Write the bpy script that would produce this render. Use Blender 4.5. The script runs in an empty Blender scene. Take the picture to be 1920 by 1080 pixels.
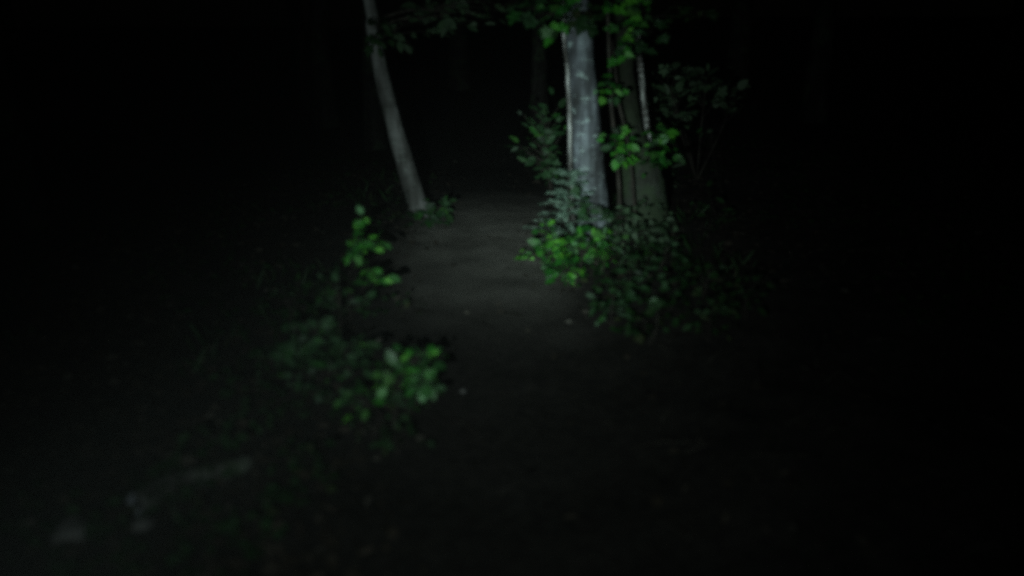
import bpy, math, random
from mathutils import Vector, Matrix, noise, Quaternion
R = math.radians
random.seed(7)
S = bpy.context.scene
C = S.collection

# ------------------------------------------------------------------ camera
PITCH = R(18.7); CAMZ = 1.5; F = 1507.0
cam = bpy.data.cameras.new('camera'); camo = bpy.data.objects.new('camera', cam); C.objects.link(camo)
camo.location = (0, 0, CAMZ); camo.rotation_euler = (R(90) - PITCH, 0, 0)
cam.sensor_width = 36; cam.lens = 36 * F / 1920; cam.clip_start = 0.05; cam.clip_end = 600
cam.dof.use_dof = True; cam.dof.focus_distance = 13.0; cam.dof.aperture_fstop = 0.8
S.camera = camo

# ------------------------------------------------------------------ night sky, moonlight, torch
W = bpy.data.worlds.new('World'); S.world = W; W.use_nodes = True
nt = W.node_tree; nt.nodes.clear()
o_ = nt.nodes.new('ShaderNodeOutputWorld'); b_ = nt.nodes.new('ShaderNodeBackground'); s_ = nt.nodes.new('ShaderNodeTexSky')
s_.sky_type = 'NISHITA'; s_.sun_disc = False; s_.sun_elevation = R(35); s_.sun_rotation = R(200)
b_.inputs['Strength'].default_value = 0.00006
nt.links.new(s_.outputs[0], b_.inputs[0]); nt.links.new(b_.outputs[0], o_.inputs[0])
moon = bpy.data.lights.new('moon', 'SUN'); moon.energy = 0.0008; moon.angle = R(0.5); moon.color = (1, .97, .92)
mo = bpy.data.objects.new('moon', moon); C.objects.link(mo)
d = Vector((math.sin(R(200)) * math.cos(R(35)), math.cos(R(200)) * math.cos(R(35)), math.sin(R(35))))
mo.rotation_euler = d.to_track_quat('Z', 'Y').to_euler(); mo.location = (0, 0, 20)

def at(px, py, Y):
    """world point seen at photo pixel px, py and lying at distance Y along the path"""
    a = (px - 960) / F; b = (540 - py) / F
    dy = math.cos(PITCH) + b * math.sin(PITCH); dz = -math.sin(PITCH) + b * math.cos(PITCH)
    t = Y / dy
    return Vector((a * t, Y, CAMZ + dz * t))

# the hand torch: one lamp with a lens-shaped beam (hot centre, weak spill)
TORCH = Vector((-0.22, -0.02, 1.33))
to = bpy.data.lights.new('hand_torch', 'SPOT'); to.energy = 820; to.color = (0.80, 1.0, 0.95)
to.spot_size = R(110); to.spot_blend = 0.6; to.shadow_soft_size = 0.012
tob = bpy.data.objects.new('hand_torch', to); C.objects.link(tob)
tob.location = TORCH
tob.rotation_euler = (at(1000, 350, 5.2) - TORCH).to_track_quat('-Z', 'Y').to_euler()
to.use_nodes = True; lt = to.node_tree
em = lt.nodes['Emission']
tc = lt.nodes.new('ShaderNodeTexCoord'); sx = lt.nodes.new('ShaderNodeSeparateXYZ')
ab = lt.nodes.new('ShaderNodeMath'); ab.operation = 'ABSOLUTE'
ac = lt.nodes.new('ShaderNodeMath'); ac.operation = 'ARCCOSINE'
mr = lt.nodes.new('ShaderNodeMath'); mr.operation = 'DIVIDE'; mr.inputs[1].default_value = R(50)
cr = lt.nodes.new('ShaderNodeValToRGB'); cr.color_ramp.interpolation = 'EASE'
BEAM = [(0, 1.0), (4, .95), (7, .70), (10, .40), (13, .21), (17, .12), (23, .055), (32, .022), (42, .007), (50, 0)]
el = cr.color_ramp.elements
for i, (a, v) in enumerate(BEAM):
    e = el[i] if i < 1 else (el[1] if i == 1 else el.new(a / 50))
    e.position = a / 50; e.color = (v, v, v, 1)
for a, b in ((tc.outputs['Normal'], sx.inputs[0]), (sx.outputs[2], ab.inputs[0]), (ab.outputs[0], ac.inputs[0]),
             (ac.outputs[0], mr.inputs[0]), (mr.outputs[0], cr.inputs[0]), (cr.outputs[0], em.inputs['Strength'])):
    lt.links.new(a, b)

S.view_settings.view_transform = 'Standard'; S.view_settings.look = 'None'
S.view_settings.exposure = 0; S.view_settings.gamma = 1; S.view_settings.use_curve_mapping = False
S.cycles.use_denoising = False
S.cycles.filter_width = 3.6
S.cycles.max_bounces = 4; S.cycles.sample_clamp_indirect = 1; S.cycles.sample_clamp_direct = 1.5

# ------------------------------------------------------------------ materials
def ramp(nt, fac, stops, interp='LINEAR'):
    r = nt.nodes.new('ShaderNodeValToRGB'); r.color_ramp.interpolation = interp
    e = r.color_ramp.elements
    for i, (p, c) in enumerate(stops):
        k = e[i] if i < 2 else e.new(p)
        k.position = p; k.color = (*c, 1) if len(c) == 3 else c
    nt.links.new(fac, r.inputs[0]); return r.outputs[0]

def mat(name):
    m = bpy.data.materials.new(name); m.use_nodes = True
    nt = m.node_tree; b = nt.nodes['Principled BSDF']
    return m, nt, b

def tex(nt, kind, scale, coord='Object', stretch=None, detail=6, rough=.6):
    t = nt.nodes.new('ShaderNodeTexCoord'); n = nt.nodes.new(kind)
    src = t.outputs[coord]
    if stretch:
        mp = nt.nodes.new('ShaderNodeMapping'); mp.inputs['Scale'].default_value = stretch
        nt.links.new(src, mp.inputs[0]); src = mp.outputs[0]
    nt.links.new(src, n.inputs['Vector']); n.inputs['Scale'].default_value = scale
    if 'Detail' in n.inputs: n.inputs['Detail'].default_value = detail
    if 'Roughness' in n.inputs: n.inputs['Roughness'].default_value = rough
    return n

def bump(nt, b, h, strength, dist):
    n = nt.nodes.new('ShaderNodeBump'); n.inputs['Strength'].default_value = strength; n.inputs['Distance'].default_value = dist
    nt.links.new(h, n.inputs['Height']); nt.links.new(n.outputs[0], b.inputs['Normal'])

def mixc(nt, f, a, b, mode='MIX'):
    m = nt.nodes.new('ShaderNodeMix'); m.data_type = 'RGBA'; m.blend_type = mode
    for k, v in ((0, f), (6, a), (7, b)):
        if isinstance(v, (int, float)): m.inputs[k].default_value = v
        elif isinstance(v, tuple): m.inputs[k].default_value = (*v, 1)
        else: nt.links.new(v, m.inputs[k])
    return m.outputs[2]

def leaf_mat(name, stops, rough=.38, spec=.5, trans=.25):
    m, nt, b = mat(name)
    oi = nt.nodes.new('ShaderNodeObjectInfo'); ge = nt.nodes.new('ShaderNodeNewGeometry')
    ad = nt.nodes.new('ShaderNodeMath'); ad.operation = 'ADD'
    fr = nt.nodes.new('ShaderNodeMath'); fr.operation = 'FRACT'
    nt.links.new(oi.outputs['Random'], ad.inputs[0]); nt.links.new(ge.outputs['Random Per Island'], ad.inputs[1])
    nt.links.new(ad.outputs[0], fr.inputs[0])
    c = ramp(nt, fr.outputs[0], stops)
    n = tex(nt, 'ShaderNodeTexNoise', 35)
    v = ramp(nt, n.outputs[0], [(.3, (.6, .6, .6)), (.7, (1.15, 1.15, 1.1))])
    c = mixc(nt, 1.0, c, v, 'MULTIPLY')
    nt.links.new(c, b.inputs['Base Color']); b.inputs['Roughness'].default_value = rough
    b.inputs['Specular IOR Level'].default_value = spec
    w = tex(nt, 'ShaderNodeTexWave', 55, detail=2); w.inputs['Distortion'].default_value = 4
    bump(nt, b, w.outputs[0], .35, .002)
    tr = nt.nodes.new('ShaderNodeBsdfTranslucent'); nt.links.new(c, tr.inputs[0])
    mx = nt.nodes.new('ShaderNodeMixShader'); mx.inputs[0].default_value = trans
    out = nt.nodes['Material Output']
    nt.links.new(b.outputs[0], mx.inputs[1]); nt.links.new(tr.outputs[0], mx.inputs[2]); nt.links.new(mx.outputs[0], out.inputs[0])
    return m

M = {}
M['leaf'] = leaf_mat('green_leaf', [(0, (.014, .09, .016)), (.25, (.03, .20, .025)), (.55, (.07, .36, .04)), (.85, (.15, .52, .05)), (1, (.20, .44, .22))])
M['leaf_dull'] = leaf_mat('dull_leaf', [(0, (.022, .075, .025)), (.5, (.04, .115, .042)), (.85, (.065, .14, .07)), (1, (.12, .17, .13))], .5, .4)
M['leaf_mid'] = leaf_mat('mid_leaf', [(0, (.02, .08, .02)), (.35, (.03, .13, .028)), (.7, (.055, .21, .045)), (.92, (.10, .28, .06)), (1, (.12, .22, .13))])
M['leaf_soft'] = leaf_mat('soft_grey_leaf', [(0, (.05, .10, .05)), (.5, (.085, .16, .08)), (1, (.15, .22, .15))], .6, .3)
M['leaf_dark'] = leaf_mat('dark_leaf', [(0, (.012, .045, .012)), (.5, (.022, .07, .018)), (.85, (.03, .085, .03)), (1, (.06, .07, .03))], .5, .35)
M['leaf_dry'] = leaf_mat('dry_leaf', [(0, (.025, .02, .015)), (.5, (.05, .04, .03)), (.9, (.075, .064, .052)), (1, (.12, .11, .095))], .7, .25, .05)
M['leaf_pale'] = leaf_mat('pale_dry_leaf', [(0, (.07, .062, .05)), (.6, (.13, .12, .10)), (1, (.26, .26, .24))], .55, .4, .05)
M['needle'] = leaf_mat('spruce_needle', [(0, (.07, .14, .10)), (.5, (.15, .26, .19)), (1, (.30, .44, .36))], .45, .5, .1)

def bark(name, dark, mid, pale, lich, lichamt, scale=1.0, moss=0.0, bstr=.5):
    m, nt, b = mat(name)
    n1 = tex(nt, 'ShaderNodeTexNoise', 9 * scale, stretch=(1.6, 1.6, .22))
    c = ramp(nt, n1.outputs[0], [(.30, dark), (.5, mid), (.68, pale)])
    n2 = tex(nt, 'ShaderNodeTexNoise', 14 * scale, stretch=(1, 1, 1.9), detail=8)
    f = ramp(nt, n2.outputs[0], [(.62 - lichamt * .2, (0, 0, 0)), (.68 - lichamt * .2, (1, 1, 1))])
    c = mixc(nt, f, c, lich)
    n3 = tex(nt, 'ShaderNodeTexNoise', 26 * scale, stretch=(.5, .5, 3.2), detail=4)   # fine cross lenticels
    f3 = ramp(nt, n3.outputs[0], [(.60, (0, 0, 0)), (.66, (1, 1, 1))])
    c = mixc(nt, f3, c, dark)
    n7 = tex(nt, 'ShaderNodeTexNoise', 3.2 * scale, stretch=(1.5, 1.5, .8), detail=5)
    c = mixc(nt, .85, c, ramp(nt, n7.outputs[0], [(.35, (.42, .42, .4)), (.5, (.85, .87, .86)), (.65, (1.3, 1.32, 1.34))]), 'MULTIPLY')
    wv = tex(nt, 'ShaderNodeTexWave', 1.1 * scale, detail=3, rough=.6); wv.bands_direction = 'Z'; wv.inputs['Distortion'].default_value = 7
    c = mixc(nt, .25, c, ramp(nt, wv.outputs[0], [(.0, (.45, .45, .43)), (.09, (1, 1, 1))]), 'MULTIPLY')
    if moss:
        n4 = tex(nt, 'ShaderNodeTexNoise', 4 * scale, detail=8)
        f4 = ramp(nt, n4.outputs[0], [(.62 - moss * .3, (0, 0, 0)), (.72 - moss * .3, (1, 1, 1))])
        n5 = tex(nt, 'ShaderNodeTexNoise', 60, detail=3)
        g = ramp(nt, n5.outputs[0], [(.3, (.028, .044, .024)), (.65, (.058, .088, .048))])
        c = mixc(nt, f4, c, g)
    nt.links.new(c, b.inputs['Base Color']); b.inputs['Roughness'].default_value = .8; b.inputs['Specular IOR Level'].default_value = .3
    ad = nt.nodes.new('ShaderNodeMath'); ad.operation = 'ADD'
    n6 = tex(nt, 'ShaderNodeTexNoise', 40 * scale, stretch=(1.5, 1.5, .4))
    nt.links.new(n1.outputs[0], ad.inputs[0]); nt.links.new(n6.outputs[0], ad.inputs[1])
    bump(nt, b, ad.outputs[0], bstr, .015)
    return m
M['bark_smooth'] = bark('smooth_grey_bark', (.035, .035, .035), (.10, .11, .125), (.25, .29, .32), (.38, .48, .47), .16)
M['bark_lean'] = bark('pale_grey_bark', (.05, .05, .045), (.14, .14, .135), (.24, .25, .245), (.24, .27, .25), .12)
M['bark_moss'] = bark('mossy_bark', (.035, .038, .031), (.065, .075, .058), (.10, .115, .095), (.09, .12, .09), .15, moss=.75, bstr=.9)
m = M['bark_moss']; nt = m.node_tree; b = nt.nodes['Principled BSDF']; old = b.inputs['Base Color'].links[0].from_socket
t = nt.nodes.new('ShaderNodeTexCoord'); sp = nt.nodes.new('ShaderNodeSeparateXYZ'); nt.links.new(t.outputs['Object'], sp.inputs[0])
nn = tex(nt, 'ShaderNodeTexNoise', 5, detail=8); ma = nt.nodes.new('ShaderNodeMath'); ma.operation = 'MULTIPLY_ADD'; ma.inputs[1].default_value = .8
nt.links.new(nn.outputs[0], ma.inputs[0]); nt.links.new(sp.outputs[2], ma.inputs[2])
mr = nt.nodes.new('ShaderNodeMapRange'); mr.inputs[1].default_value = .75; mr.inputs[2].default_value = 1.25; nt.links.new(ma.outputs[0], mr.inputs[0])   # bark colour darker above the foot, with a noisy edge
nt.links.new(mixc(nt, mr.outputs[0], old, mixc(nt, 1.0, old, (.3, .27, .25), 'MULTIPLY')), b.inputs['Base Color'])
M['bark_dark'] = bark('dark_bark', (.015, .014, .012), (.03, .027, .024), (.05, .047, .044), (.06, .065, .06), .1, moss=.3, bstr=.9)
M['bark_pale'] = bark('white_mottled_bark', (.03, .027, .022), (.10, .095, .09), (.78, .8, .78), (.8, .82, .8), .16, scale=2.2, bstr=.6)
M['stem'] = bark('twig_bark', (.02, .017, .014), (.04, .034, .027), (.08, .072, .06), (.09, .1, .085), .1, scale=3)
M['log'] = bark('rotten_log_bark', (.03, .028, .025), (.10, .10, .09), (.26, .27, .26), (.30, .35, .31), .25, moss=.45, bstr=.9)

m, nt, b = mat('cut_wood'); M['cut'] = m
w = tex(nt, 'ShaderNodeTexNoise', 18); c = ramp(nt, w.outputs[0], [(.3, (.30, .32, .38)), (.7, (.52, .55, .62))])
nt.links.new(c, b.inputs['Base Color']); b.inputs['Roughness'].default_value = .8; bump(nt, b, w.outputs[0], .5, .01)
m, nt, b = mat('grey_stone'); M['stone'] = m
w = tex(nt, 'ShaderNodeTexNoise', 12, detail=10); c = ramp(nt, w.outputs[0], [(.3, (.08, .08, .08)), (.55, (.15, .15, .145)), (.75, (.24, .235, .23))])
nt.links.new(c, b.inputs['Base Color']); b.inputs['Roughness'].default_value = .85; bump(nt, b, w.outputs[0], .7, .02)

def soil(name, stops, spot):
    m, nt, b = mat(name)
    n = tex(nt, 'ShaderNodeTexNoise', 2.2, detail=12, rough=.7); c = ramp(nt, n.outputs[0], stops)
    n2 = tex(nt, 'ShaderNodeTexVoronoi', 34); n2.feature = 'F1'
    c2 = ramp(nt, n2.outputs['Color'], [(.2, (.6, .6, .6)), (.6, (1, 1, 1)), (.9, spot)])
    c = mixc(nt, .8, c, c2, 'MULTIPLY')
    nt.links.new(c, b.inputs['Base Color']); b.inputs['Roughness'].default_value = .9; b.inputs['Specular IOR Level'].default_value = .2
    n3 = tex(nt, 'ShaderNodeTexNoise', 45, detail=8, rough=.7)
    bump(nt, b, n3.outputs[0], .8, .02)
    return m

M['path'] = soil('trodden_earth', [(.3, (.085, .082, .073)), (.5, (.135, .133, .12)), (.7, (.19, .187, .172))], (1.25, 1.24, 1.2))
# near path darkened: leaf mould, and the torch pool's fall-off put into the colour
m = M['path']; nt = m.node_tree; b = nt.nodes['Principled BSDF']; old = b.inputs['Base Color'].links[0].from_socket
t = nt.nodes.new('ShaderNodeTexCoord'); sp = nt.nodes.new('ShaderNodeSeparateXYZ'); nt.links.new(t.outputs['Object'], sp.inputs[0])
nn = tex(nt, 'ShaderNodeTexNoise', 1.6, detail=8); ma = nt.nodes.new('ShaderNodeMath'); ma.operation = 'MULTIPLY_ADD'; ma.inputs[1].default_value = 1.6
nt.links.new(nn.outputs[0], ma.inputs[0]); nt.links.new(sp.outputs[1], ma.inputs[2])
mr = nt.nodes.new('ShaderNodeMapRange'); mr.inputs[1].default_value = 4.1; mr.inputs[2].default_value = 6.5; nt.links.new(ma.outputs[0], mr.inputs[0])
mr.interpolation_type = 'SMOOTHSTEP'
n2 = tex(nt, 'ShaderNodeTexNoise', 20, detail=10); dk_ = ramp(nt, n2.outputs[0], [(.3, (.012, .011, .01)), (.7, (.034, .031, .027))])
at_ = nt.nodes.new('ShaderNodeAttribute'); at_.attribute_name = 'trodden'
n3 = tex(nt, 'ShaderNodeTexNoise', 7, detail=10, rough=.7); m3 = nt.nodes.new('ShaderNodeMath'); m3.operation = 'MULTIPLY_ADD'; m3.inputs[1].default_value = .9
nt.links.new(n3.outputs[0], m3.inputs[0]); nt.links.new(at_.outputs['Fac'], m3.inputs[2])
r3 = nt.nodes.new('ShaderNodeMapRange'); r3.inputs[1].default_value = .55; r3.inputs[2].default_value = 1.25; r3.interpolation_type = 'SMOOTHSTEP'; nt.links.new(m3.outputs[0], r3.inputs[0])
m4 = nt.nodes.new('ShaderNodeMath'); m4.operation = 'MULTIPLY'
rf = nt.nodes.new('ShaderNodeMapRange'); rf.inputs[1].default_value = 8.6; rf.inputs[2].default_value = 6.6; rf.interpolation_type = 'SMOOTHSTEP'; nt.links.new(ma.outputs[0], rf.inputs[0])   # torchlight dying away with distance, put into the soil colour
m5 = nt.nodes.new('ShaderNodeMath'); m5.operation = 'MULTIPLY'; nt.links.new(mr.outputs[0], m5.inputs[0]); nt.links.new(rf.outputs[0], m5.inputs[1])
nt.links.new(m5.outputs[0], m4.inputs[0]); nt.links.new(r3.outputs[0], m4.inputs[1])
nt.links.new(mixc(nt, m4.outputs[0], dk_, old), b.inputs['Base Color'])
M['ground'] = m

# ------------------------------------------------------------------ helpers
def link(name, me, m, parent=None, loc=(0, 0, 0)):
    o = bpy.data.objects.new(name, me); C.objects.link(o)
    if m and not me.materials: me.materials.append(m)
    if parent: o.parent = parent
    o.location = loc
    return o

def tag(o, label, cat, group=None):
    o['label'] = label; o['category'] = cat
    if group: o['group'] = group
    return o

def thing(name, label, cat, loc, group=None):
    o = bpy.data.objects.new(name, None); o.empty_display_size = .1; C.objects.link(o); o.location = loc
    return tag(o, label, cat, group)

def mesh(name, v, f, smooth=True):
    me = bpy.data.meshes.new(name); me.from_pydata([tuple(p) for p in v], [], f)
    if smooth: me.polygons.foreach_set('use_smooth', [True] * len(me.polygons))
    me.update(); return me

def smooth_path(pts, rads, n):
    """Catmull-Rom resample"""
    P = [pts[0] * 2 - pts[1]] + list(pts) + [pts[-1] * 2 - pts[-2]]
    out, ro = [], []
    segs = len(pts) - 1
    for i in range(n + 1):
        t = i / n * segs; k = min(int(t), segs - 1); u = t - k
        p0, p1, p2, p3 = P[k:k + 4]
        q = 0.5 * ((2 * p1) + (p2 - p0) * u + (2 * p0 - 5 * p1 + 4 * p2 - p3) * u * u + (3 * p1 - p0 - 3 * p2 + p3) * u ** 3)
        out.append(q); ro.append(rads[k] * (1 - u) + rads[k + 1] * u)
    return out, ro

def tube(V, Fc, pts, rads, sides=8, rough=0.0, seed=0, fr=3.0, cap=True):
    base = len(V); up = Vector((.3, 1, .1)).normalized(); n = len(pts)
    for i in range(n):
        t = (pts[min(i + 1, n - 1)] - pts[max(i - 1, 0)]).normalized()
        a = t.cross(up).normalized(); b = t.cross(a)
        for k in range(sides):
            g = 2 * math.pi * k / sides; dr = a * math.cos(g) + b * math.sin(g)
            r = rads[i]
            if rough:
                q = Vector((math.cos(g) * 1.2, math.sin(g) * 1.2, i * .12 * fr + seed * 7))
                r *= 1 + rough * noise.noise(q * 1.6) + rough * .5 * noise.noise(q * 4.1)
            V.append(pts[i] + dr * r)
    for i in range(n - 1):
        for k in range(sides):
            k2 = (k + 1) % sides
            Fc.append((base + i * sides + k, base + i * sides + k2, base + (i + 1) * sides + k2, base + (i + 1) * sides + k))
    if cap:
        Fc.append(tuple(base + k for k in range(sides))[::-1]); Fc.append(tuple(base + (n - 1) * sides + k for k in range(sides)))

def H(x, y):
    """ground height"""
    c = path_c(y); dx = x - c
    side = min(1, max(0, (abs(dx) - .45) / .5)); side = side * side * (3 - 2 * side)
    h = .07 * side
    h += side * .06 * noise.noise(Vector((x * 1.1, y * 1.1, 3))) + (.5 + .5 * side) * .02 * noise.noise(Vector((x * 4, y * 4, 8))) + .008 * noise.noise(Vector((x * 11, y * 8, 3))) + .012 * side * noise.noise(Vector((x * 13, y * 13, 1)))
    h += .10 * noise.noise(Vector((x * .25, y * .25, 9)))
    h -= .012 * max(0, min(y, 11) - 4.8) ** 2
    if dx < -1.6: h -= .22 * (-dx - 1.6) * min(1, (-dx - 1.6) / 2) if dx > -8 else .22 * 6.4
    if dx > 2.2: h += min(1.6, .12 * (dx - 2.2))
    return h

def path_c(y): return -.2 + .5 * math.exp(-((y - .2) / 1.9) ** 2) - .012 * max(0, y - 6) ** 2 * (1 if y < 14 else 0) - (.012 * 64 if y >= 14 else 0)

def on_ground(px, py):
    lo, hi = 0.6, 40
    for _ in range(40):
        md = (lo + hi) / 2; p = at(px, py, md)
        if p.z > H(p.x, p.y): lo = md
        else: hi = md
    p = at(px, py, lo); p.z = H(p.x, p.y); return p

def rnd(a, b): return random.uniform(a, b)
def rvec(s=1.0): return Vector((random.gauss(0, 1), random.gauss(0, 1), random.gauss(0, 1))) * s

# ------------------------------------------------------------------ the ground and the path
def axis_vals(lo, hi, fine_lo, fine_hi, step):
    v = []; x = fine_lo
    while x <= fine_hi + 1e-6: v.append(x); x += step
    s = step; x = fine_hi
    while x < hi: s *= 1.28; x = min(hi, x + s); v.append(x)
    s = step; x = fine_lo; pre = []
    while x > lo: s *= 1.28; x = max(lo, x - s); pre.append(x)
    return pre[::-1] + v
xs = axis_vals(-200, 200, -3.6, 3.8, .045); ys = axis_vals(-120, 260, .6, 10.0, .05)
V = [Vector((x, y, H(x, y))) for y in ys for x in xs]; nx = len(xs)
fg, fp = [], []
for j in range(len(ys) - 1):
    ym = (ys[j] + ys[j + 1]) / 2; cc = path_c(ym)
    for i in range(nx - 1):
        xm = (xs[i] + xs[i + 1]) / 2
        q = (j * nx + i, j * nx + i + 1, (j + 1) * nx + i + 1, (j + 1) * nx + i)
        wdt = .48 + .16 * noise.noise(Vector((xm * 2.2, ym * 2.2, 4))) + .05 * noise.noise(Vector((xm * 9, ym * 9, 2)))
        (fp if abs(xm - cc) < wdt and -3 < ym < 30 else fg).append(q)
def sub(name, faces, m):
    ids = sorted({k for f in faces for k in f}); mp = {k: i for i, k in enumerate(ids)}
    o = link(name, mesh(name, [V[k] for k in ids], [tuple(mp[k] for k in f) for f in faces]), m)
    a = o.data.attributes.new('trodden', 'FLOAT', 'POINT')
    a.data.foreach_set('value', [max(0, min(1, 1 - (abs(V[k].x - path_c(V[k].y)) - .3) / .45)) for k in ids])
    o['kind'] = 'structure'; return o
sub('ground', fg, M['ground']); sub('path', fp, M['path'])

# ------------------------------------------------------------------ leaf meshes
def leaf_geo(kind):
    """unit length leaf along +X from the stalk, in XY, folded about the midrib"""
    if kind == 'oval': prof = [(0, 0), (.10, .16), (.25, .27), (.42, .31), (.58, .285), (.72, .22), (.86, .12), (1, 0)]
    elif kind == 'toothed': prof = [(0, 0), (.06, .2), (.16, .24), (.2, .33), (.34, .33), (.38, .38), (.52, .33), (.56, .36), (.7, .24), (.74, .25), (.88, .1), (1, 0)]
    elif kind == 'lobed': prof = [(0, 0), (.05, .2), (.02, .42), (.22, .36), (.30, .26), (.42, .44), (.62, .46), (.60, .26), (.72, .22), (.86, .16), (1, 0)]
    else: prof = [(0, 0), (.2, .09), (.5, .12), (.8, .07), (1, 0)]
    n = len(prof); v = []; f = []
    for (x, w) in prof: v.append(Vector((x, 0, -.10 * x * x)))
    for s in (1, -1):
        for (x, w) in prof: v.append(Vector((x, s * w, .22 * w - .10 * x * x + .02 * math.sin(x * 17 + s))))
    for i in range(n - 1):
        f.append((i, i + 1, n + i + 1, n + i)); f.append((i + 1, i, 2 * n + i, 2 * n + i + 1))
    f2 = []
    for q in f:
        q2 = []
        for k in q:
            kk = k
            if k in (n, 2 * n): kk = 0
            if k in (2 * n - 1, 3 * n - 1): kk = n - 1
            if kk not in q2: q2.append(kk)
        if len(q2) > 2: f2.append(tuple(q2))
    return v, f2
GEO = {k: leaf_geo(k) for k in ('oval', 'toothed', 'lobed', 'lance')}
LM = {}
def leaf_mesh(kind, mk):
    if (kind, mk) not in LM:
        v, f = GEO[kind]; me = mesh('leaf_' + kind, v, f); me.materials.append(M[mk]); LM[(kind, mk)] = me
    return LM[(kind, mk)]

def leaf_matrix(p, direc, nrm, size, wide=1.0):
    x = direc.normalized(); z = (nrm - x * nrm.dot(x))
    if z.length < 1e-3: z = Vector((0, 0, 1))
    z.normalize(); y = z.cross(x)
    m = Matrix((x * size, y * size * wide, z * size)).transposed().to_4x4(); m.translation = p
    return m

def add_leaf(parent, p, direc, nrm, size, kind, mk, name='leaf', wide=1.0):
    o = bpy.data.objects.new(name, leaf_mesh(kind, mk)); C.objects.link(o)
    o.parent = parent; m = leaf_matrix(p - parent.location, direc, nrm, size, wide)
    o.matrix_local = m
    return o

def join_leaf(V, Fc, p, direc, nrm, size, kind, wide=1.0):
    v, f = GEO[kind]; m = leaf_matrix(p, direc, nrm, size, wide); b = len(V)
    V.extend(m @ q for q in v); Fc.extend(tuple(b + k for k in q) for q in f)

def twig_leaves(root, stems, p0, p1, n, size, kind, mk, r0=.003, sag=.02, spread=.6, face=.45, add=None):
    """a twig from p0 to p1 with leaves set alternately along its outer part"""
    L = (p1 - p0).length
    mid = (p0 + p1) / 2 + Vector((rnd(-.1, .1) * L, rnd(-.1, .1) * L, rnd(.0, .12) * L))
    pts, rr = smooth_path([p0, mid, p1 - Vector((0, 0, sag))], [r0, r0 * .7, r0 * .35], 7)
    tube(stems[0], stems[1], [p - root.location for p in pts], rr, 5)
    for k in range(n):
        u = (.25 + .75 * (k + 1) / n) if n > 1 else 1
        i = min(6, int(u * 7)); p = pts[i].lerp(pts[min(7, i + 1)], u * 7 - i if i < 7 else 0)
        t = (pts[min(7, i + 1)] - pts[max(0, i - 1)]).normalized()
        side = t.cross(Vector((0, 0, 1))); side = side.normalized() if side.length > .05 else Vector((1, 0, 0))
        s = 1 if k % 2 else -1
        dr = t * (1.4 if k == n - 1 else rnd(.3, .9)) + side * s * (0 if k == n - 1 else rnd(.7, 1.1)) + Vector((0, 0, rnd(-.35, .15)))
        nr = Vector((0, 0, 1)) + rvec(.42 * spread / .6) + Vector((0, -1, 0)) * rnd(.2, 1) * face * 2
        kd = kind if random.random() < .6 else random.choice(('oval', 'toothed', 'lobed'))
        q = random.random(); mm = mk
        if mk == 'leaf': mm = 'leaf' if q < .7 else ('leaf_mid' if q < .92 else 'leaf_dull')
        elif mk == 'leaf_mid': mm = 'leaf_mid' if q < .65 else ('leaf' if q < .8 else 'leaf_dull')
        elif mk == 'leaf_dull': mm = 'leaf_dull' if q < .68 else ('leaf_mid' if q < .84 else 'leaf_dark')
        add_leaf(root, p + rvec(.2 * size), dr + rvec(.25), nr, size * random.choice((rnd(.4, .75), rnd(.7, 1.1))), kd, mm, wide=rnd(.65, 1.05))

def plant(name, label, cat, base, blobs, group=None, stem_r=.006, mk='leaf', kind='toothed', stem_mat='stem', spread=.6, face=.45):
    """a bush: blobs are (px, py, rx, ry, Y, depth, twigs, leaves per twig, leaf size)"""
    root = thing(name, label, cat, base, group)
    for bi, (px, py, rx, ry, Y, dep, nt_, nl, sz) in enumerate(blobs):
        sv, sf = [], []
        c = at(px, py, Y)
        hub = at(px + rnd(-.2, .2) * rx, py + ry * .35, Y)
        mid = base.lerp(hub, .5) + Vector((rnd(-.04, .04), rnd(-.03, .03), 0))
        pts, rr = smooth_path([base + Vector((0, 0, -.02)), mid, hub], [stem_r, stem_r * .8, stem_r * .6], 9)
        tube(sv, sf, [p - base for p in pts], rr, 6)
        for k in range(nt_):
            a = 2 * math.pi * (k + rnd(0, .6)) / nt_; q = math.sqrt(rnd(.15, 1))
            e = at(px + rx * q * math.cos(a), py + ry * q * math.sin(a), Y + dep * rnd(-1, 1))
            s0 = pts[random.randint(6, 9)]
            twig_leaves(root, (sv, sf), s0, e, nl, sz, kind, mk, stem_r * .45, spread=spread, face=face)
        link('branch', mesh('branch', sv, sf), M[stem_mat], root)
    return root

def trunk_tree(name, label, cat, pix, Y, widths, barkm, extra_h, top_lean=(0, 0), flare=1.5, group=None, sides=22, rough=.10, seed=1, nseg=46):
    """pix = trunk centre line in the photo from the foot up; then on up into the crown"""
    base = on_ground(*pix[0]); Y0 = base.y if Y is None else Y
    base = at(pix[0][0], pix[0][1], Y0); base.z = H(base.x, base.y)
    pts = [base] + [at(px, py, Y0) for px, py in pix[1:]]
    rads = [w * Y0 / F / 2 for w in widths]
    last = pts[-1]; dr = (pts[-1] - pts[-2]).normalized()
    for k in range(1, 4):
        pts.append(last + dr * extra_h * k / 3 * .6 + Vector((top_lean[0] * k / 3, top_lean[1] * k / 3, extra_h * .4 * k / 3)))
        rads.append(rads[len(pix) - 1] * (1 - .3 * k))
    root = thing(name, label, cat, base, group)
    P, Rr = smooth_path(pts, rads, nseg)
    P = [base + Vector((0, 0, -.12))] + P; Rr = [Rr[0] * flare * 1.15] + Rr; Rr[1] *= flare
    Rr[2] *= 1 + (flare - 1) * .5
    v, f = [], []
    tube(v, f, [p - base for p in P], Rr, sides, rough, seed)
    link('trunk', mesh('trunk', v, f), M[barkm], root)
    return root, P, Rr

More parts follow.
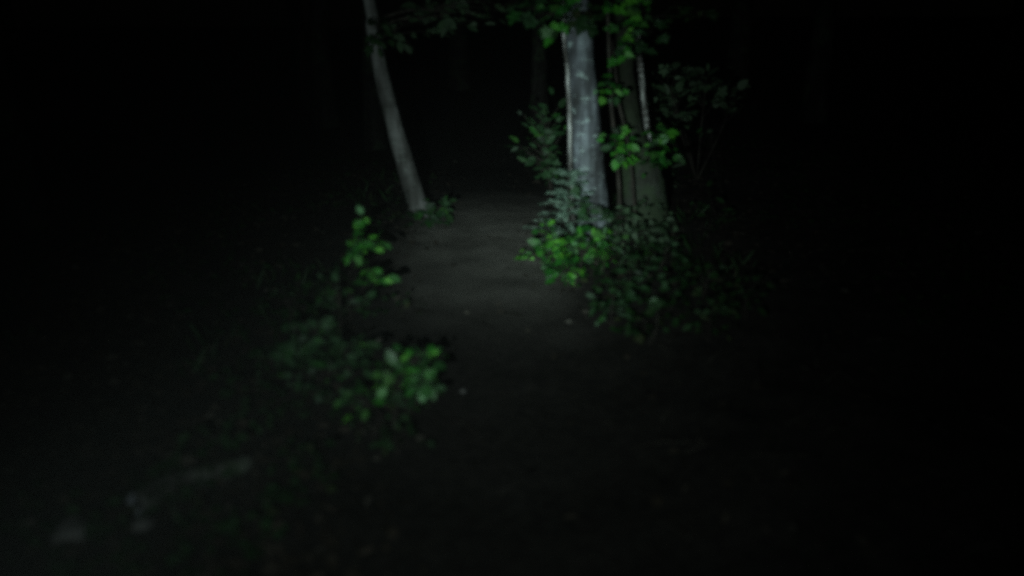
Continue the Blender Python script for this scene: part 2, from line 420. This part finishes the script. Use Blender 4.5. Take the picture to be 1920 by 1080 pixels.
def crown_for(root, P, Rr, radius, height, n, leafs=.11, seed=3, mk='leaf_dull', limbs=7):
    """limbs and a loose leafy crown above the top of the trunk"""
    rs = random.Random(seed); top = P[-1]; base = root.location
    v, f = [], []
    ends = []
    for k in range(limbs):
        s = P[int(len(P) * rs.uniform(.72, .99))]
        a = 2 * math.pi * (k + rs.random() * .5) / limbs
        e = s + Vector((math.cos(a) * radius * rs.uniform(.5, .9), math.sin(a) * radius * rs.uniform(.5, .9), height * rs.uniform(.2, .7)))
        m_ = s.lerp(e, .5) + Vector((0, 0, .15 * height))
        pp, rr = smooth_path([s, m_, e], [Rr[-1] * .9 + .01, Rr[-1] * .6 + .006, .006], 8)
        lv, lf = [], []; tube(lv, lf, [p - base for p in pp], rr, 6); ends += pp[3:]
        link('limb', mesh('limb', lv, lf), M['bark_dark'], root)
    for k in range(n):
        c = rs.choice(ends)
        p = c + Vector((rs.gauss(0, radius * .22), rs.gauss(0, radius * .22), rs.gauss(0, height * .13)))
        dr = Vector((rs.gauss(0, 1), rs.gauss(0, 1), rs.gauss(-.3, .5))); nr = Vector((rs.gauss(0, .5), rs.gauss(0, .5), 1))
        join_leaf(v, f, p - base, dr, nr, leafs * rs.uniform(.7, 1.4), 'lance' if rs.random() < .3 else 'oval', 1.3)
    return link('crown', mesh('crown', v, f), M[mk], root)

# ------------------------------------------------------------------ the four foreground trunks
lean, P1, R1 = trunk_tree('leaning_tree', 'slim pale grey tree leaning left beside the far end of the path', 'tree',
    [(789, 402), (771, 345), (747, 265), (727, 190), (711, 120), (697, 50), (686, -20)], None, [37, 35, 32, 29, 26, 23, 21], 'bark_lean', 5.0, (-.9, .3), 1.55, rough=.09)
crown_for(lean, P1, R1, 1.6, 2.2, 1500, seed=11)
smoothT, P2, R2 = trunk_tree('smooth_tree', 'stout smooth grey trunk standing upright behind the bright green shrub', 'tree',
    [(1117, 452), (1110, 380), (1101, 280), (1093, 185), (1087, 90), (1080, 10), (1073, -60)], None, [64, 60, 58, 54, 48, 44, 42], 'bark_smooth', 5.5, (-.3, .4), 1.3, rough=.09, seed=4)
crown_for(smoothT, P2, R2, 2.0, 2.6, 1800, seed=12)
mossT, P3, R3 = trunk_tree('mossy_tree', 'dark moss covered trunk right of the stout grey one', 'tree',
    [(1208, 478), (1206, 420), (1201, 340), (1186, 250), (1175, 150), (1168, 50), (1162, -40)], 5.7, [104, 100, 86, 38, 30, 26, 24], 'bark_moss', 5.0, (.2, .5), 1.12, rough=.16, seed=9)
crown_for(mossT, P3, R3, 1.8, 2.4, 1500, seed=13)

def thin_stem(name, label, cat, pix, Y, w, barkm, group=None, top=2.0, rough=.2, seed=2):
    base = at(pix[0][0], pix[0][1], Y); base.z = H(base.x, base.y)
    pts = [base + Vector((0, 0, -.05))] + [at(a, b, Y) for a, b in pix[1:]]
    dr = (pts[-1] - pts[-2]).normalized(); pts.append(pts[-1] + dr * top)
    rd = [w * Y / F / 2 * (1.25 - .45 * i / (len(pts) - 1)) for i in range(len(pts))]; rd[-1] *= .4
    root = thing(name, label, cat, base, group)
    P, Rr = smooth_path(pts, rd, 40); v, f = [], []
    for i in range(1, len(P) - 1): P[i] = P[i] + Vector((noise.noise(P[i] * 5 + Vector((seed, 0, 0))) * .006, 0, 0))
    tube(v, f, [p - base for p in P], Rr, 10, rough, seed)
    link('stem', mesh('stem', v, f), M[barkm], root)
    return root, P, Rr
vine, PV, RV = thin_stem('slender_sapling', 'slender pale sapling rising close along the left side of the stout trunk', 'sapling',
    [(1077, 430), (1073, 370), (1069, 300), (1068, 220), (1063, 140), (1058, 60), (1055, -20)], 5.15, 6.5, 'bark_pale', seed=3)
pale, PP, RP = thin_stem('white_sapling', 'thin white mottled stem rising close against the right side of the mossy trunk', 'sapling',
    [(1222, 470), (1222, 400), (1221, 310), (1213, 235), (1203, 150), (1196, 70), (1192, -30)], 5.95, 10, 'bark_pale', seed=6, rough=.25)
dk, PD, RD = thin_stem('leafy_sapling', 'thin dark sapling with bright leaves between the grey and mossy trunks', 'sapling',
    [(1168, 470), (1163, 400), (1158, 320), (1152, 250), (1146, 190), (1143, 120), (1140, 40)], 5.2, 6, 'stem', seed=8, top=.6)
dk2, PD2, RD2 = thin_stem('crooked_sapling', 'thin crooked brown stem slanting between the leafy sapling and the mossy trunk', 'sapling',
    [(1196, 475), (1190, 400), (1184, 320), (1176, 262), (1162, 205), (1156, 150)], 5.25, 5, 'stem', seed=5, top=.25)

def clump(root, P, blobs, mk='leaf', kind='toothed', spread=.6, face=.5, r=.004, stem_mat='stem'):
    """side branches of a tree with their own leaves; blobs as for plant()"""
    for (px, py, rx, ry, Y, dep, nt_, nl, sz) in blobs:
        sv, sf = [], []
        c = at(px, py, Y); s = min(P, key=lambda q: (q - c).length + abs(q.z + .1 - c.z))
        hub = s.lerp(c, .7)
        pts, rr = smooth_path([s, s.lerp(hub, .5) + Vector((0, 0, .04)), hub], [r * 1.6, r * 1.2, r], 6)
        tube(sv, sf, [p - root.location for p in pts], rr, 6)
        for k in range(nt_):
            a = 2 * math.pi * (k + rnd(0, .6)) / nt_; q = math.sqrt(rnd(.2, 1))
            e = at(px + rx * q * math.cos(a), py + ry * q * math.sin(a), Y + dep * rnd(-1, 1))
            twig_leaves(root, (sv, sf), pts[random.randint(4, 6)], e, nl, sz, kind, mk, r * .5, spread=spread, face=face)
        link('branch', mesh('branch', sv, sf), M[stem_mat], root)

# hanging leaves at the top of the frame
clump(smoothT, P2, [(1000, 20, 42, 26, 5.0, .15, 6, 3, .10), (1030, 50, 14, 14, 5.0, .05, 2, 2, .12)], 'leaf_dull', 'lobed', face=.6)
clump(smoothT, P2, [(1035, 38, 10, 24, 4.9, .05, 3, 2, .10), (1065, -4, 30, 14, 4.9, .1, 5, 3, .09)], 'leaf', 'lobed', face=.7)
clump(smoothT, P2, [(1092, 26, 26, 22, 5.1, .05, 8, 4, .10)], 'leaf_dark', 'lobed', face=.3)
clump(smoothT, P2, [(960, 10, 50, 22, 5.4, .2, 5, 3, .09)], 'leaf_dark', 'lobed', face=.6)
clump(pale, PP, [(1152, 10, 14, 16, 4.9, .08, 3, 2, .10), (1212, 4, 22, 16, 4.9, .1, 3, 3, .12), (1182, 52, 34, 22, 5.0, .1, 5, 3, .10),
                 (1160, 96, 16, 18, 5.1, .06, 3, 2, .09)], 'leaf', 'lobed', face=.7)
clump(pale, PP, [(1235, 52, 26, 18, 5.1, .1, 3, 3, .11), (1190, 90, 34, 20, 5.2, .1, 5, 3, .09)], 'leaf_dull', 'lobed', face=.7)
clump(pale, PP, [(1295, 22, 46, 18, 5.2, .15, 5, 3, .10)], 'leaf_dark', 'lobed', face=.6)
clump(lean, P1, [(712, 55, 22, 34, 5.9, .1, 6, 4, .10)], 'leaf_dark', 'oval', face=.3)  # added dark leaves hiding the upper trunk where the torchlight fades
clump(lean, P1, [(850, 25, 85, 30, 6.2, .3, 12, 5, .12), (770, 55, 50, 30, 6.3, .2, 6, 4, .11), (900, 12, 60, 22, 6.1, .2, 8, 4, .11)], 'leaf_soft', 'oval', face=.5, r=.008)
# leaves between the trunks
clump(dk, PD, [(1134, 165, 20, 18, 4.95, .06, 5, 2, .085), (1165, 168, 22, 12, 5.0, .08, 3, 2, .07)], 'leaf', 'toothed', face=.7)
clump(dk, PD, [(1165, 265, 34, 36, 5.0, .12, 11, 4, .07)], 'leaf', 'toothed')
clump(pale, PP, [(1245, 268, 34, 34, 5.1, .12, 10, 4, .08), (1216, 300, 36, 20, 5.1, .1, 6, 3, .08)], 'leaf', 'toothed', face=.5)

# ------------------------------------------------------------------ shrubs round the trunks
B = on_ground(1070, 545)
plant('bright_shrub', 'bright green leafy shrub at the foot of the stout grey trunk', 'shrub', B,
    [(1035, 468, 50, 24, 4.75, .12, 15, 4, .075), (1095, 450, 50, 26, 4.7, .12, 16, 4, .075), (1060, 500, 46, 22, 4.55, .1, 13, 4, .075), (1125, 465, 26, 28, 4.7, .1, 9, 4, .07), (1025, 425, 18, 14, 4.9, .1, 5, 3, .065), (990, 466, 20, 8, 4.7, .05, 4, 3, .065)],
    mk='leaf', kind='toothed', face=.6)
B = at(1040, 440, 6.3); B.z = H(B.x, B.y)
plant('dim_shrub', 'dull green bush hanging behind the left side of the stout trunk', 'shrub', B,
    [(1020, 225, 45, 38, 6.2, .2, 13, 4, .10), (1010, 280, 46, 30, 6.1, .2, 12, 4, .10), (1030, 320, 30, 20, 6.1, .2, 7, 4, .09)], mk='leaf_dull', kind='oval', stem_r=.012)

clump(vine, PV, [(1120, 398, 34, 12, 4.85, .06, 5, 3, .075), (1085, 372, 16, 18, 4.85, .05, 3, 3, .07)], 'leaf_dull', 'oval', face=.8)
clump(dk2, PD2, [(1160, 405, 30, 28, 5.0, .1, 9, 4, .065), (1205, 440, 46, 26, 4.9, .15, 14, 4, .065)], 'leaf_soft', 'oval', face=.5)
clump(mossT, P3, [(1250, 430, 24, 34, 5.2, .1, 8, 4, .05), (1215, 390, 40, 20, 5.1, .1, 6, 3, .05)], 'leaf_soft', 'oval', face=.5)
# small spruce
B = at(1068, 452, 5.0); B.z = H(B.x, B.y)
spr = thing('spruce_sapling', 'small blue-green spruce seedling above the bright shrub at the grey trunk', 'sapling', B)
v, f = [], []; topz = at(1062, 322, 5.0).z - B.z
tube(v, f, [Vector((0, 0, -.03)), Vector((-.01, 0, topz * .5)), Vector((-.02, 0, topz))], [.008, .005, .002], 6)
link('stem', mesh('stem', v, f), M['stem'], spr)
for lv in range(7):
    z = topz * (.28 + .68 * lv / 6); L = .26 * (1 - .62 * lv / 6)
    for k in range(6):
        a = 2 * math.pi * k / 6 + lv * .5 + rnd(-.2, .2)
        v, f = [], []; dirv = Vector((math.cos(a), math.sin(a) * .8, rnd(.05, .28))); l2 = L * rnd(.7, 1.15)
        pts = [Vector((-.01, 0, z)) + dirv * l2 * t - Vector((0, 0, .1 * l2 * t * t)) for t in (0, .33, .66, 1)]
        tube(v, f, pts, [.003, .0025, .002, .001], 4)
        link('branch', mesh('branch', v, f), M['stem'], spr)
        v, f = [], []
        for q in range(46):
            t = .1 + .9 * q / 46; p = Vector((-.01, 0, z)) + dirv * l2 * t - Vector((0, 0, .1 * l2 * t * t))
            sd = Vector((-dirv.y, dirv.x, 0)) * (1 if q % 2 else -1) + Vector((0, 0, rnd(-.2, .5))) + dirv * rnd(.5, 1)
            join_leaf(v, f, p, sd, rvec(), rnd(.022, .034), 'lance', 1.0)
        o = link('needles', mesh('needles', v, f), M['needle'], spr)

# ------------------------------------------------------------------ plants at the foot of the leaning tree
B = on_ground(820, 415)
plant('low_plant', 'low dull plant at the right foot of the leaning pale tree', 'plant', B,
    [(825, 385, 26, 20, B.y - .05, .1, 7, 4, .09), (800, 412, 34, 14, B.y - .15, .15, 7, 4, .09)], mk='leaf_dull', kind='oval', stem_r=.004)

# ------------------------------------------------------------------ left verge
B = on_ground(655, 600)
tl = plant('tiered_sapling', 'young sapling with three tiers of bright leaves on the left verge', 'sapling', B,
    [(672, 412, 9, 11, 3.7, .03, 4, 3, .055), (682, 449, 36, 5, 3.7, .05, 7, 4, .07), (664, 474, 22, 8, 3.65, .04, 5, 3, .06), (696, 514, 24, 6, 3.6, .04, 6, 4, .07)],
    mk='leaf', kind='oval', stem_r=.003, face=.5)
B = on_ground(570, 640)
plant('pale_twig_plant', 'small sapling with a few pale folded leaves left of the tiered sapling', 'sapling', B,
    [(562, 515, 16, 8, 3.3, .03, 2, 2, .045), (530, 537, 16, 6, 3.3, .03, 2, 2, .04)], mk='leaf_dull', kind='oval', stem_r=.003)
B = on_ground(640, 800)
plant('verge_shrub', 'broad green shrub on the left edge of the path in front', 'shrub', on_ground(735, 800),
    [(785, 662, 48, 20, 2.75, .08, 10, 4, .055), (735, 695, 52, 24, 2.7, .08, 11, 4, .055), (790, 710, 40, 24, 2.7, .08, 9, 4, .052), (755, 742, 44, 16, 2.65, .08, 6, 3, .05), (670, 740, 36, 24, 2.6, .08, 8, 4, .05)],
    mk='leaf_mid', kind='toothed', stem_r=.005, face=.3)
plant('blurred_shrub', 'dull green bush left of the broad verge shrub', 'shrub', on_ground(600, 720),
    [(592, 608, 48, 26, 2.9, .12, 11, 4, .06), (560, 650, 46, 36, 2.85, .12, 11, 4, .06), (640, 545, 60, 36, 3.2, .15, 11, 4, .06), (655, 650, 60, 30, 2.9, .15, 9, 4, .055), (600, 700, 80, 40, 2.8, .15, 12, 4, .055)],
    mk='leaf_dull', kind='oval', stem_r=.005)
verge = [(755, 590, 'ragged low plant on the verge above the broad green shrub'),
         (600, 790, 'sparse low plant in shade below the dull bush'),
         (480, 800, 'small dark plant halfway between the fallen log and the dull bush'),
         (400, 850, 'small dark plant standing just above the fallen log'),
         (740, 850, 'small plant under the broad verge shrub at the path edge'),
         (565, 880, 'low dark plant right of the fallen log near the path'),
         (655, 690, 'dark plant between the dull bush and the broad verge shrub'),
         (330, 960, 'dark herb growing right beside the pale end of the log'),
         (500, 700, 'leftmost dark plant on the verge beyond the dull bush'),
         (440, 745, 'small dark plant at the dim far end of the left verge'),
         (545, 770, 'dark plant filling the gap below the blurred dull bush'),
         (690, 820, 'low plant tucked under the lower left of the broad verge shrub')]
for px, py, lab in verge:
    B = on_ground(px, py);     plant('verge_plant', lab, 'plant', B, [(px, py - 34 * 2.7 / B.y, 62, 26, B.y - .02, .1, 8, 3, .042)], group='low plants along the left verge', mk='leaf_dark', kind='oval', stem_r=.003)

# ------------------------------------------------------------------ right undergrowth
right = [(1175, 560, 'leaf_dull', 'dull leafy plant just right of the bright shrub'),
         (1235, 520, 'leaf_dull', 'dull plant at the foot of the white mottled stem'),
         (1150, 610, 'leaf_dull', 'low dark plant at the path edge below the bright shrub'),
         (1250, 590, 'leaf_dull', 'low dark plant below the mossy trunk'),
         (1320, 560, 'leaf_dark', 'dark plant one step right of the mossy trunk'),
         (1330, 640, 'leaf_dark', 'dark plant low by the path edge on the right'),
         (1400, 600, 'leaf_dark', 'dark herb between the two barely visible bushes'),
         (1215, 645, 'leaf_dark', 'tiny dark herb nearest the path on the right'),
         (1145, 480, 'leaf_dull', 'dull plant squeezed between the grey and mossy trunks')]
for px, py, mk, lab in right:
    B = on_ground(px, py)
    plant('undergrowth_plant', lab, 'plant', B, [(px, py - 32 * 5 / B.y, 52, 28, B.y - .03, .15, 7, 4, .055), (px + 15, py - 58 * 5 / B.y, 30, 18, B.y, .12, 4, 3, .055)],
          group='low plants on the right of the path', mk=mk, kind='oval', stem_r=.004)
B = on_ground(1400, 560)
plant('dark_bush', 'tall barely visible dark bush right of the mossy trunk', 'shrub', B,
    [(1350, 480, 70, 60, 5.8, .3, 12, 4, .075), (1430, 500, 60, 60, 5.9, .3, 12, 4, .075), (1340, 390, 50, 50, 6.1, .3, 10, 4, .08), (1420, 420, 50, 40, 6.2, .3, 8, 4, .08)], mk='leaf_dark', kind='oval', stem_r=.008)
B = at(1300, 420, 8.0); B.z = H(B.x, B.y)
plant('far_shrub', 'tall dim grey-green bush behind and right of the mossy trunk', 'shrub', B,
    [(1260, 150, 45, 40, 7.6, .3, 9, 5, .13), (1320, 150, 50, 40, 7.8, .3, 10, 5, .13), (1370, 170, 45, 30, 8.0, .3, 8, 5, .13), (1265, 200, 45, 40, 7.7, .3, 9, 5, .13), (1230, 340, 50, 50, 7.3, .3, 10, 5, .12)],
    mk='leaf_soft', kind='oval', stem_r=.008)
B = at(1350, 440, 6.8); B.z = H(B.x, B.y)
plant('hooked_twig', 'thin sapling with one drooping pale leaf cluster right of the mossy trunk', 'sapling', B,
    [(1330, 240, 20, 8, 5.9, .05, 3, 2, .07)], mk='leaf_dull', kind='oval', stem_r=.004)

# ------------------------------------------------------------------ fallen log, stones, dry leaves
A0, A1 = on_ground(262, 962), on_ground(470, 878)
v, f = [], []
base = A0.copy(); log = thing('fallen_log', 'mossy fallen log with a pale broken end at the lower left', 'log', base)
ln = A1 - A0; pts = [A0 + ln * t + Vector((0, 0, .035 + .01 * math.sin(t * 5))) for t in (0, .12, .3, .5, .7, .88, 1)]
P, Rr = smooth_path(pts, [.036, .037, .036, .034, .033, .03, .022], 30)
tube(v, f, [p - base for p in P], Rr, 16, .22, 5, cap=False)
link('bark', mesh('bark', v, f), M['log'], log)
v, f = [], []; rim = []
ax = (P[1] - P[0]).normalized(); ua = ax.cross(Vector((0, 0, 1))).normalized(); ub = ax.cross(ua)
v.append(P[0] - base - ax * .012)
for ring, rr in ((1, .5), (2, 1.0)):
    for k in range(14):
        g = 2 * math.pi * k / 14
        v.append(P[0] - base + (ua * math.cos(g) + ub * math.sin(g)) * .036 * rr * rnd(.95, 1.05) - ax * (rnd(.0, .035) if ring == 2 else rnd(0, .02)))
for k in range(14):
    k2 = (k + 1) % 14
    f.append((0, 1 + k, 1 + k2)); f.append((1 + k, 15 + k, 15 + k2, 1 + k2))
link('broken_end', mesh('broken_end', v, f, False), M['cut'], log)

def stone(px, py, r, lab, mk='stone', flat=.6, seed=1, group='pale stones near the fallen log'):
    import bmesh
    bm = bmesh.new(); bmesh.ops.create_icosphere(bm, subdivisions=3, radius=r)
    for q in bm.verts:
        n = q.co.normalized(); q.co = n * r * (1 + .35 * noise.noise(n * 1.3 + Vector((seed * 3, 0, 0))) + .12 * noise.noise(n * 4)); q.co.z *= flat
    me = bpy.data.meshes.new('stone'); bm.to_mesh(me); bm.free(); me.polygons.foreach_set('use_smooth', [True] * len(me.polygons))
    p = on_ground(px, py); o = link('stone', me, M[mk], None, p + Vector((0, 0, r * flat * .4))); tag(o, lab, 'stone', group)
stone(268, 985, .028, 'small pale stone lying against the broken end of the log', seed=2)
stone(135, 1000, .055, 'flat grey stone nearest the lower left corner', seed=3, flat=.5)
stone(868, 735, .013, 'small pale pebble alone on the path right of the verge shrub', 'stone', seed=4, group=None)

pf = [(705, 645, .045, 'pale dry leaf caught at the top left of the broad verge shrub'), (735, 565, .07, 'long pale curled leaf on the verge below the tiered sapling'),
      (1090, 590, .045, 'curled pale leaf on the path edge below the bright shrub'), (1060, 608, .04, 'pale dry leaf on the path below the bright shrub'), (1120, 575, .05, 'pale dry leaf under the right side of the bright shrub'),
      (930, 575, .03, 'tiny pale leaf in the middle of the lit path'), (870, 590, .035, 'pale dry leaf left of the middle of the path'), (850, 305, .06, 'small bright leaf far along the dark path'),
      (700, 868, .03, 'small pale dry leaf below the verge shrub'), (385, 785, .04, 'pale dry leaf left on the verge above the log'), (450, 830, .035, 'pale dry leaf on the verge above the right end of the log'),
      (1190, 640, .045, 'dry leaf among the low plants right of the path'), (985, 625, .03, 'small dry leaf at the lower rim of the lit path'), (780, 830, .04, 'pale dry leaf beside the small plant under the verge shrub')]
for px, py, sz, lab in pf:
    p = on_ground(px, py)
    me = leaf_mesh('oval', 'leaf_pale' if py > 500 or py < 400 else 'leaf_dry')
    o = bpy.data.objects.new('fallen_leaf', me); C.objects.link(o)
    a = rnd(-.5, .5); o.matrix_world = leaf_matrix(p + Vector((0, 0, .012)), Vector((math.cos(a), math.sin(a), .1)), Vector((rnd(-.3, .3), -.35, 1)), sz)
    tag(o, lab, 'leaf', 'pale dry leaves on the ground')

v, f = [], []
for k in range(26000):
    y = .9 + 11 * random.random() ** 1.2; x = rnd(-.75, .8) * y + path_c(y)
    dx = abs(x - path_c(y))
    if random.random() > min(1, max(.05, (dx - .2) / .6)): continue
    if x > -.35 and y < 4.3 and random.random() < .93: continue
    p = Vector((x, y, H(x, y) + rnd(.002, .02))); a = rnd(0, 6.28)
    join_leaf(v, f, p, Vector((math.cos(a), math.sin(a), rnd(-.25, .25))), Vector((rnd(-.5, .5), rnd(-.5, .5), 1)), rnd(.02, .06), 'lance' if k % 3 else 'oval', rnd(.9, 1.6))
o = link('leaf_litter', mesh('leaf_litter', v, f, False), M['leaf_dry']); o['kind'] = 'stuff'; o['label'] = 'brown dry leaf litter covering the forest floor'
v, f = [], []
for k in range(7000):
    y = 1.2 + 11 * random.random(); x = rnd(-.75, .9) * y + path_c(y)
    if abs(x - path_c(y)) < .6 + .2 * noise.noise(Vector((y * 2, x, 0))): continue
    if noise.noise(Vector((x * .9, y * .9, 5))) < -.05 or (x > .3 and y < 3.6): continue
    p = Vector((x, y, H(x, y))); hh = rnd(.03, .11)
    for q in range(3):
        a = rnd(0, 6.28); join_leaf(v, f, p + Vector((rnd(-.03, .03), rnd(-.03, .03), hh * rnd(.4, 1))), Vector((math.cos(a), math.sin(a), rnd(-.1, .3))), Vector((rnd(-.4, .4), rnd(-.8, .1), 1)), rnd(.02, .045), 'oval', 1.1)
vg, fg_ = [], []
for k in range(4500):
    y = 2.0 + 6 * random.random(); x = rnd(-.6, .75) * y + path_c(y); dx = x - path_c(y)
    if abs(dx) < .75 + .3 * noise.noise(Vector((y * 2, x, 0))): continue
    if noise.noise(Vector((x * 1.3, y * 1.3, 15))) < -.02 or (dx > 0 and y < 4) or (dx < 0 and (y < 3 or dx < -1.2)) or dx > 1.7: continue
    p = Vector((x, y, H(x, y))); a = rnd(0, 6.28)
    join_leaf(vg, fg_, p, Vector((math.cos(a) * .6, math.sin(a) * .6, rnd(.5, 1.6))), Vector((math.sin(a), -math.cos(a), .3)), rnd(.06, .16), 'lance', rnd(.25, .5))
g_ = link('grass', mesh('grass', vg, fg_), M['leaf_dark']); g_['kind'] = 'stuff'; g_['label'] = 'thin dull grass blades tangled among the plants on both verges'
o = link('ground_cover', mesh('ground_cover', v, f), M['leaf_dark']); o['kind'] = 'stuff'; o['label'] = 'low dark green ground cover on both verges'
v, f = [], []
for k in range(420):
    y = 1.2 + 9 * random.random(); x = rnd(-.75, .8) * y
    if abs(x - path_c(y)) < .5 and random.random() < .8: continue
    a = rnd(0, 6.28); L = rnd(.06, .3); p = Vector((x, y, H(x, y) + .012)); q = p + Vector((math.cos(a) * L, math.sin(a) * L, 0)); q.z = H(q.x, q.y) + rnd(.01, .05)
    tube(v, f, [p, p.lerp(q, .5) + Vector((rnd(-.01, .01), rnd(-.01, .01), .01)), q], [.004, .003, .0015], 4)
o = link('fallen_twigs', mesh('fallen_twigs', v, f), M['stem']); o['kind'] = 'stuff'; o['label'] = 'thin dead twigs scattered over the forest floor'

# ------------------------------------------------------------------ the dark wood behind
bg = [(1012, 15.0, .13, 'barely visible dark trunk in the gap left of the stout grey tree'), (705, 12.5, .13, 'barely visible dark trunk behind the leaning tree'),
      (1515, 12.5, .15, 'barely visible dark tree far out on the right')]
more = [(-5.5, 9, .16), (-8, 13, .2), (-3.4, 15, .18), (4.6, 17, .2), (8.5, 13, .17), (9, 15, .22), (-11, 18, .25), (1.5, 19, .22), (-1.5, 23, .25), (13, 21, .25), (-6, 24, .22), (6, 22, .24), (-14, 11, .2), (12, 12, .2)]
def bg_tree(x, y, r, lab, grp):
    base = Vector((x, y, H(x, y))); root = thing('forest_tree', lab, 'tree', base, grp)
    hgt = rnd(7, 10); pts = [base + Vector((0, 0, -.2)), base + Vector((rnd(-.1, .1), 0, 1.5)), base + Vector((rnd(-.3, .3), 0, hgt * .55)), base + Vector((rnd(-.5, .5), rnd(-.3, .3), hgt))]
    P, Rr = smooth_path(pts, [r * 1.5, r, r * .8, r * .35], 24); v, f = [], []
    tube(v, f, [p - base for p in P], Rr, 12, .15, x); link('trunk', mesh('trunk', v, f), M['bark_dark'], root)
    crown_for(root, P, Rr, 2.3, 3.4, 1300, .16, seed=int(abs(x * 31) + y))
for px, Y, r, lab in bg:
    p = at(px, 300, Y); bg_tree(p.x, Y, r, lab, 'trees of the dark wood')
for x, y, r in more: bg_tree(x, y, r, 'dark forest tree lost in the night beyond the torchlight', 'trees lost in the dark')

# ------------------------------------------------------------------ thin damp night air in which the torch beam shows
bx = [(-230, -150, -12), (230, -150, -12), (230, 290, -12), (-230, 290, -12), (-230, -150, 16), (230, -150, 16), (230, 290, 16), (-230, 290, 16)]
hz = link('haze', mesh('haze', [Vector(q) for q in bx], [(0, 3, 2, 1), (4, 5, 6, 7), (0, 1, 5, 4), (1, 2, 6, 5), (2, 3, 7, 6), (3, 0, 4, 7)], False), None)
hm = bpy.data.materials.new('haze'); hm.use_nodes = True; hn = hm.node_tree; hn.nodes.clear()
ho = hn.nodes.new('ShaderNodeOutputMaterial'); pv = hn.nodes.new('ShaderNodeVolumePrincipled')
pv.inputs['Color'].default_value = (.8, .85, .82, 1); pv.inputs['Density'].default_value = .0005; pv.inputs['Anisotropy'].default_value = 0.0
hn.links.new(pv.outputs[0], ho.inputs['Volume']); hz.data.materials.append(hm); hz['kind'] = 'stuff'
S.cycles.volume_bounces = 0
